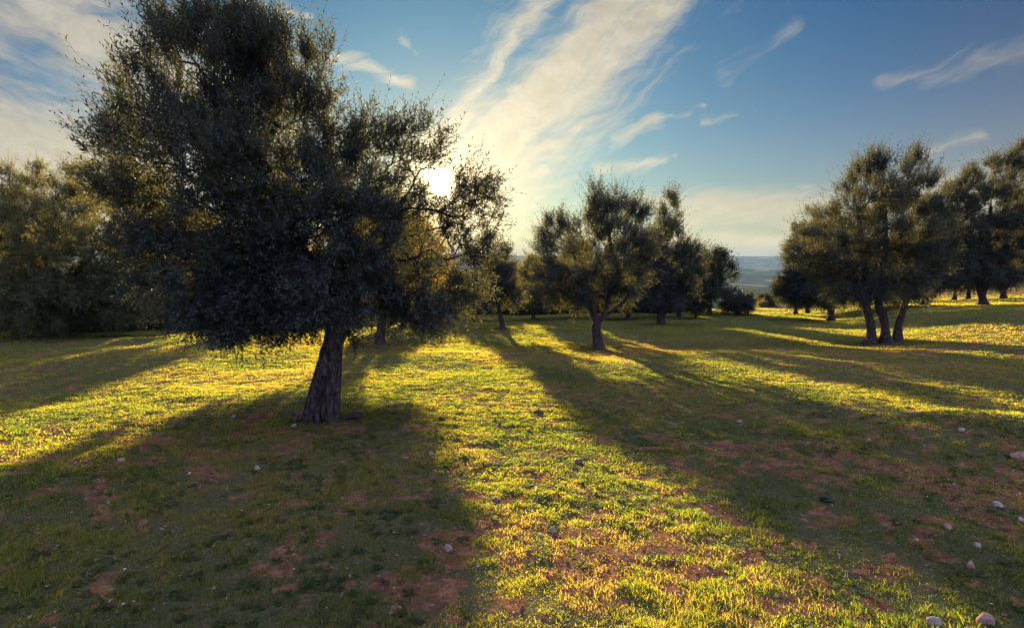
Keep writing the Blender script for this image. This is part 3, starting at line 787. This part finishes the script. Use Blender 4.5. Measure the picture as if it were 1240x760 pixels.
belt_src = None
for i, (x, y, sc) in enumerate(belt):
    if belt_src is None:
        q = make_tree('hedgerow_tree', 'x', 'tree', 620, 393, [[(620, 393, 3.5), (620, 370, 2.6), (618, 350, 1.8)]],
            [(620, 352, 44, 40), (592, 368, 30, 26), (650, 366, 32, 28), (620, 325, 26, 22), (620, 380, 50, 16)], natt=170, shoots=2600, leaf=.20, per=12, seed=401, twigs=False, depth=27, shoot_len=.5, r0=.006, mat=M_LEAF_D)
        belt_src = q
    else: q = copy_tree(belt_src)
    q.location = (x, y, gz(x, y) - .05); q.scale = (sc, sc, sc * rr_.uniform(.85, 1.1)); q.rotation_euler = (0, 0, rr_.uniform(0, 6.28))
    tag(q, 'dark low tree in the belt closing the grove behind', 'tree', G_BELT)

# ------------------------------------------------------------------ stones and clumps
def rock(name, label, cat, px, py, w, h, mat, seed, group=None, dmul=.8, lump=.22):
    p = foot(px, py); s = p[1] / F
    rng = np.random.default_rng(seed)
    n, k = 18, 28
    th = np.linspace(0, PI, n)[:, None]; ph = np.linspace(0, 2 * PI, k, endpoint=False)[None]
    x, y, z = np.sin(th) * np.cos(ph), np.sin(th) * np.sin(ph), np.cos(th) * np.ones_like(ph)
    r = 1 + lump * 2 * (fbm(x * 1.6 + seed, y * 1.6 + z * 2.3, seed, 3) - .5) + .06 * (fbm(x * 6 + seed, y * 6 + z * 7, seed + 1, 2) - .5)
    for _ in range(8):   # broken facets
        nv = rng.normal(size=3); nv /= np.linalg.norm(nv); d = x * nv[0] + y * nv[1] + z * nv[2]
        r = np.where(d * r > .72, .72 / np.maximum(d, .3), r)
    V = np.stack([x * r * w * s / 2, y * r * w * s / 2 * dmul, (z * r * .5 + .16) * h * s], -1).reshape(-1, 3)
    i = np.arange(n - 1)[:, None] * k; j = np.arange(k)[None]; j2 = (j + 1) % k
    Fq = np.stack([i + j, i + k + j, i + k + j2, i + j2], -1).reshape(-1, 4)
    o = new_obj(name, V, Fq, None, mat)
    o.location = p; o.rotation_euler = (0, 0, rng.uniform(-.5, .5))
    return tag(o, label, cat, group)
G_ST = 'stones lying in the grass'
stones = [
    (543, 666, 15, 12, 0, 'small pale stone alone in the shade left of the bottom centre'),
    (669, 644, 14, 9, 0, 'pale stone in the sunlit rough grass right of centre'),
    (655, 650, 9, 5, 0, 'flat little stone just left of the pale one in sunlit grass'),
    (1207, 614, 19, 11, 0, 'pale flat stone on bare soil near the right edge'),
    (1237, 634, 16, 11, 0, 'pale stone cut by the right edge of the frame'),
    (1183, 662, 14, 8, 0, 'narrow pale stone in shaded grass below the soil bank'),
    (1164, 522, 12, 6, 0, 'small pale stone at the edge of the long shadow at right'),
    (1148, 639, 14, 9, 1, 'brownish stone left of the narrow pale one in shade'),
    (1175, 687, 15, 11, 1, 'reddish stone in shaded grass above the two largest stones'),
    (1194, 755, 34, 22, 1, 'large reddish stone in the bottom right corner'),
    (1131, 757, 27, 15, 0, 'large pale stone at the bottom edge left of the reddish one'),
    (1235, 556, 26, 14, 1, 'light stone on top of the soil bank at right edge'),
    (1052, 534, 10, 5, 1, 'small tan stone in the long shadow at right'),
    (895, 511, 10, 4, 0, 'small grey stone in the shade right of centre'),
    (311, 569, 11, 8, 0, 'small pale stone on the bare soil left of the trunk'),
    (147, 558, 13, 6, 1, 'flat tan stone on the bare soil at left'),
    (132, 610, 7, 5, 0, 'tiny white stone in the shaded grass at left'),
    (356, 517, 11, 7, 0, 'white stone at the foot of the leaning trunk'),
    (283, 505, 8, 5, 0, 'tiny pale stone left of the leaning trunk'),
    (522, 551, 9, 6, 1, 'small brown stone in the shadow right of the leaning trunk'),
]
for i, (px, py, w, h, k, lab) in enumerate(stones):
    rock('stone', lab, 'stone', px, py, w * .74, h * 1.1, (M_STONE, M_STONE_R)[k], 500 + i, G_ST)
G_CL = 'dark clods of earth'
for i, (px, py, w, h, lab) in enumerate([(652, 499, 13, 4, 'dark clod of earth in the bright grass right of the trunk'), (1001, 607, 18, 7, 'dark lump lying in the shaded grass at right'),
        (536, 507, 9, 4, 'dark clod at the tip of the shadow right of the trunk'), (600, 606, 11, 5, 'brown clod of earth at the edge of the sunlit grass'), (700, 560, 14, 5, 'rough clod of earth in the sunlit bare patch')]):
    rock('earth_clod', lab, 'clod', px, py, w, h * 1.3, (M_CLOD if i != 1 else M_DARK), 600 + i, G_CL, lump=.6)

def wood_chunk():
    p = foot(428, 510); s = p[1] / F
    root = empty('wood_chunk', p); tag(root, 'dark broken chunk of wood lying right of the leaning trunk', 'wood chunk')
    ac = Acc()
    P = catmull(np.array([[-.11, 0, .03], [-.05, .01, .05], [.01, 0, .07], [.07, -.01, .075], [.10, 0, .05]]), 18)
    tube(ac, P, .055 * np.array([.25 + .75 * math.sin(PI * min(1, (i + 2) / 14) * .62 + .1) for i in range(18)]) * np.linspace(.6, 1, 18) * np.r_[np.ones(15), .85, .6, .15], 22, .5, 3, 77, 0, cap=False)
    v, f = ac.get(); new_obj('body', v, f, None, M_DARK, root)
    ac = Acc(); P = catmull(np.array([[-.09, 0, .035], [-.14, .01, .03], [-.19, 0, .045]]), 8)
    tube(ac, P, np.linspace(.014, .004, 8), 8, .2, 0, 3, 0, cap=False); v, f = ac.get(); new_obj('broken_branch', v, f, None, M_DARK, root)
wood_chunk()

# ------------------------------------------------------------------ haze
HD = 7.0e-5
def build_haze():
    S, z0, z1 = 14300, -140, 190
    v = [(x, y, z) for z in (z0, z1) for y in (-S, S) for x in (-S, S)]
    f = [(0, 2, 3, 1), (4, 5, 7, 6), (0, 1, 5, 4), (2, 6, 7, 3), (0, 4, 6, 2), (1, 3, 7, 5)]
    m, nt = mat_new('haze_air'); x = nt.nodes.new('ShaderNodeVolumePrincipled')
    x.inputs['Color'].default_value = (.20, .31, .42, 1); x.inputs['Density'].default_value = HD; x.inputs['Anisotropy'].default_value = 0
    nt.links.new(x.outputs[0], nt.nodes.new('ShaderNodeOutputMaterial').inputs['Volume'])
    o = new_obj('haze', v, f, None, m, smooth=False); tag(o, kind='stuff')
    o['label'] = 'pale haze filling the air over the valley'; o['category'] = 'haze'
build_haze()

# ------------------------------------------------------------------ world
def azel(px, py):
    d = ray(px, py); d = d / np.linalg.norm(d)
    return math.degrees(math.atan2(d[0], d[1])), math.degrees(math.asin(d[2]))
def build_world():
    w = bpy.data.worlds.new('World'); scene.world = w; w.use_nodes = True
    nt = w.node_tree; nt.nodes.clear(); b = NB(nt)
    sky = b.n('ShaderNodeTexSky', sky_type='NISHITA', sun_disc=False)
    sky.sun_elevation = SUN_EL; sky.sun_rotation = SUN_AZ
    sky.altitude = 300; sky.air_density = 1.0; sky.dust_density = 0.3; sky.ozone_density = 2.0
    d = b.vm('NORMALIZE', b.n('ShaderNodeTexCoord').outputs['Generated'])
    x, y, z = b.sep(d)
    az = b.m('MULTIPLY', b.m('ARCTAN2', x, y), 180 / PI)
    el = b.m('MULTIPLY', b.m('ARCSINE', z), 180 / PI)
    p = b.comb(az, el, 0)
    sd = (math.sin(SUN_AZ) * math.cos(SUN_EL), math.cos(SUN_AZ) * math.cos(SUN_EL), math.sin(SUN_EL))
    cs = b.vm('DOT_PRODUCT', d, sd, out=1)
    sang = b.m('MULTIPLY', b.m('ARCCOSINE', b.m('MINIMUM', cs, .9999999)), 180 / PI)
    # warp so the cloud edges fray
    w1 = b.noise(p, .09, 3, .5, col=True); w2 = b.noise(b.vm('MULTIPLY', p, (.6, 1.3, 1)), .45, 5, .6, col=True)
    pw = b.vm('ADD', p, b.vm('ADD', b.vm('SCALE', b.vm('SUBTRACT', w1, (.5, .5, .5)), 5.0), b.vm('SCALE', b.vm('SUBTRACT', w2, (.5, .5, .5)), 1.5)))
    def strokes(lst):
        acc = None
        for (x0, y0, r0), (x1, y1, r1), k in lst:
            a = azel(x0, y0); c = azel(x1, y1); ba = (c[0] - a[0], c[1] - a[1], 0); L2 = ba[0] ** 2 + ba[1] ** 2 + 1e-6
            pa = b.vm('SUBTRACT', pw, (a[0], a[1], 0))
            h = b.m('MULTIPLY', b.vm('DOT_PRODUCT', pa, (ba[0] / L2, ba[1] / L2, 0), out=1), 1.0, clamp=True)
            dd = b.vm('LENGTH', b.vm('SUBTRACT', pa, b.vm('SCALE', ba, h)), out=1)
            f = 180 / PI / F * .93
            rr = b.m('MULTIPLY_ADD', h, (r1 - r0) * f, r0 * f)
            v = b.m('MULTIPLY', b.m('SUBTRACT', 1.0, b.m('DIVIDE', dd, rr), clamp=True), k)
            acc = v if acc is None else b.m('MAXIMUM', acc, v)
        return acc
    def streak(angle, along, across, det=8, rough=.62, off=0.0, dist=.4):
        c, s = math.cos(R(angle)), math.sin(R(angle))
        u = b.vm('DOT_PRODUCT', pw, (c, s, 0), out=1); v = b.vm('DOT_PRODUCT', pw, (-s, c, 0), out=1)
        return b.noise(b.comb(b.m('MULTIPLY', u, along), b.m('MULTIPLY', v, across), off), 1.0, det, rough, dist)
    def cover(m, n, lo, hi, kn=.9):
        return b.rng(b.m('ADD', m, b.m('MULTIPLY', b.m('SUBTRACT', n, .5), b.m('MULTIPLY', kn, b.rng(m, 0, .10)))), lo, hi)
    nA = b.m('MULTIPLY_ADD', streak(42, .06, .42, off=2.0), .7, b.m('MULTIPLY', streak(12, .12, .9, off=2.7), .3))
    nB = b.m('MULTIPLY_ADD', streak(-28, .05, .26, off=8.0), .6, b.m('MULTIPLY', streak(-8, .12, .7, off=3.7), .4)); nC = streak(20, .07, 1.0, off=5.0)
    A = strokes([((560, 250, 105), (670, 125, 115), 1.3), ((640, 140, 110), (800, -50, 110), 1.25), ((520, 190, 60), (640, 20, 70), .9), ((620, 220, 60), (690, 150, 60), 1.0)])
    B = strokes([((-60, 150, 95), (150, 200, 100), 1.3), ((-60, 20, 50), (150, -10, 60), 1.0), ((110, 40, 85), (300, 130, 130), 1.1), ((-120, 250, 80), (160, 250, 80), 1.1), ((-200, -120, 140), (200, -120, 120), .8)])
    C = strokes([((845, 262, 40), (1000, 236, 26), 1.2), ((960, 262, 46), (1260, 215, 34), .95), ((935, 218, 7), (1012, 207, 7), 1.3), ((1090, 204, 14), (1190, 172, 8), 1.0),
                 ((745, 170, 15), (850, 130, 7), 1.1), ((720, 160, 12), (800, 165, 8), .5), ((850, 150, 9), (930, 122, 7), .8), ((725, 203, 13), (800, 200, 10), 1.0), ((625, 212, 8), (668, 210, 8), 1.2), ((780, 216, 9), (812, 194, 5), 1.0),
                 ((760, 238, 15), (830, 250, 18), 1.1), ((400, 78, 18), (488, 104, 16), 1.1), ((1060, 108, 12), (1280, 62, 20), .75), ((880, 82, 20), (970, 36, 14), .5), ((352, 18, 9), (372, 22, 6), 1.0), ((480, 35, 8), (500, 60, 6), .5), ((640, 270, 26), (900, 295, 30), .7),
                 ((700, 290, 26), (1300, 295, 34), .9), ((1100, 235, 20), (1300, 190, 18), .7), ((665, 222, 8), (695, 217, 7), 1.1), ((1000, 255, 6), (1060, 245, 5), .9)])
    cA, cB, cC = cover(A, nA, .05, 1.35, 3.6), cover(B, nB, .08, 1.15, 3.6), b.m('MULTIPLY', cover(C, nC, .02, 1.25, 1.9), .85)
    # bright broken cloud added outside the view, fills and tints the shade
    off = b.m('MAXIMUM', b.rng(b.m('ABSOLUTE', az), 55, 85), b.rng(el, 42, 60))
    gen = b.m('MULTIPLY', b.rng(streak(25, .03, .07, 5, .6, 3.0), .36, .58), off)
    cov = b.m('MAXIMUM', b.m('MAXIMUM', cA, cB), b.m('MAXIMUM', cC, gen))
    near = b.m('EXPONENT', b.m('DIVIDE', sang, -17.0))
    low = b.m('EXPONENT', b.m('DIVIDE', b.m('MAXIMUM', el, 0), -6.5))
    tx = b.rng(b.m('ADD', b.m('MULTIPLY', nB, .5), b.m('MULTIPLY', b.noise(pw, .5, 5, .6), .5)), .3, .7, .72, 1.22)
    cc = b.mix(b.m('MAXIMUM', b.rng(sang, 8, 66, 1, 0), b.m('MULTIPLY', low, 1.2, clamp=True)), (.46, .46, .50), (1.0, .90, .68))
    cc = b.vm('ADD', b.vm('SCALE', cc, tx), b.vm('SCALE', (1.5, 1.15, .62), near))
    cc = b.vm('ADD', cc, b.vm('SCALE', (.95, .68, .22), low))
    cc = b.mix(off, b.vm('SCALE', cc, CLOUD_K), FILL_CLOUD)
    # clear air: the physical sky, a little cooler and falling off away from the sun
    skyc = b.vm('SCALE', sky.outputs[0], SKY_K)
    skyc = b.mix(1.0, skyc, b.ramp(b.m('DIVIDE', sang, 90.0), [(0, (.80, .86, .80)), (.16, (.46, .86, .98)), (.42, (.085, .47, .80)), (.70, (.02, .13, .44)), (1, (.08, .24, .56))]), 'MULTIPLY')
    skyc = b.mix(b.m('MULTIPLY', low, .85), skyc, HORIZON)
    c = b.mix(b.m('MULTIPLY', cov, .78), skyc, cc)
    # aureole and disc of the sun
    g = b.m('ADD', b.m('MULTIPLY', b.m('EXPONENT', b.m('DIVIDE', sang, -1.6)), 34.0), b.m('MULTIPLY', b.m('EXPONENT', b.m('DIVIDE', sang, -11.0)), .8))
    g = b.m('ADD', g, b.m('MULTIPLY', b.rng(sang, .5, 1.2, 1, 0), 140))
    c = b.vm('ADD', c, b.vm('SCALE', (1.0, .70, .34), b.m('MULTIPLY', g, GLOW_K)))
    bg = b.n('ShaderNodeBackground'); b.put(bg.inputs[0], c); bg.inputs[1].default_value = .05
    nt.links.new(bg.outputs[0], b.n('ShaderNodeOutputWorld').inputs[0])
    w.cycles.sampling_method = 'MANUAL'; w.cycles.sample_map_resolution = 1024
SKY_K, CLOUD_K, GLOW_K = 0.41, 2.2, .40
HORIZON = (3.4, 2.7, 1.35, 1)
FILL_CLOUD = (6.6, 7.6, 15.5, 1)  # strong blue of the added unseen cloud, lifts the shade
build_world()

# ------------------------------------------------------------------ sun, camera, settings
L = bpy.data.lights.new('sun', 'SUN'); L.energy = 5.0; L.angle = R(.6); L.color = (1.0, .77, .44)
so = bpy.data.objects.new('sun', L); col.objects.link(so)
so.rotation_euler = (R(90) - SUN_EL, 0, PI - SUN_AZ)
cd = bpy.data.cameras.new('camera'); cam = bpy.data.objects.new('camera', cd); col.objects.link(cam)
cam.location = (0, 0, CAMZ); cam.rotation_euler = (R(90) - PITCH, 0, 0)
cd.sensor_width = 36; cd.lens = 36 * F / 1240; cd.clip_end = 60000; cd.clip_start = .05
scene.camera = cam
scene.render.engine = 'CYCLES'
cy = scene.cycles
cy.use_denoising = True; cy.denoiser = 'OPENIMAGEDENOISE'
cy.max_bounces = 7; cy.diffuse_bounces = 3; cy.transmission_bounces = 4; cy.transparent_max_bounces = 4; cy.volume_bounces = 0; cy.glossy_bounces = 2
cy.sample_clamp_indirect = 6
vs = scene.view_settings
scene.display_settings.display_device = 'sRGB'
vs.view_transform = 'Standard'; vs.look = 'None'; vs.exposure = 2.4; vs.gamma = 1; vs.use_curve_mapping = False
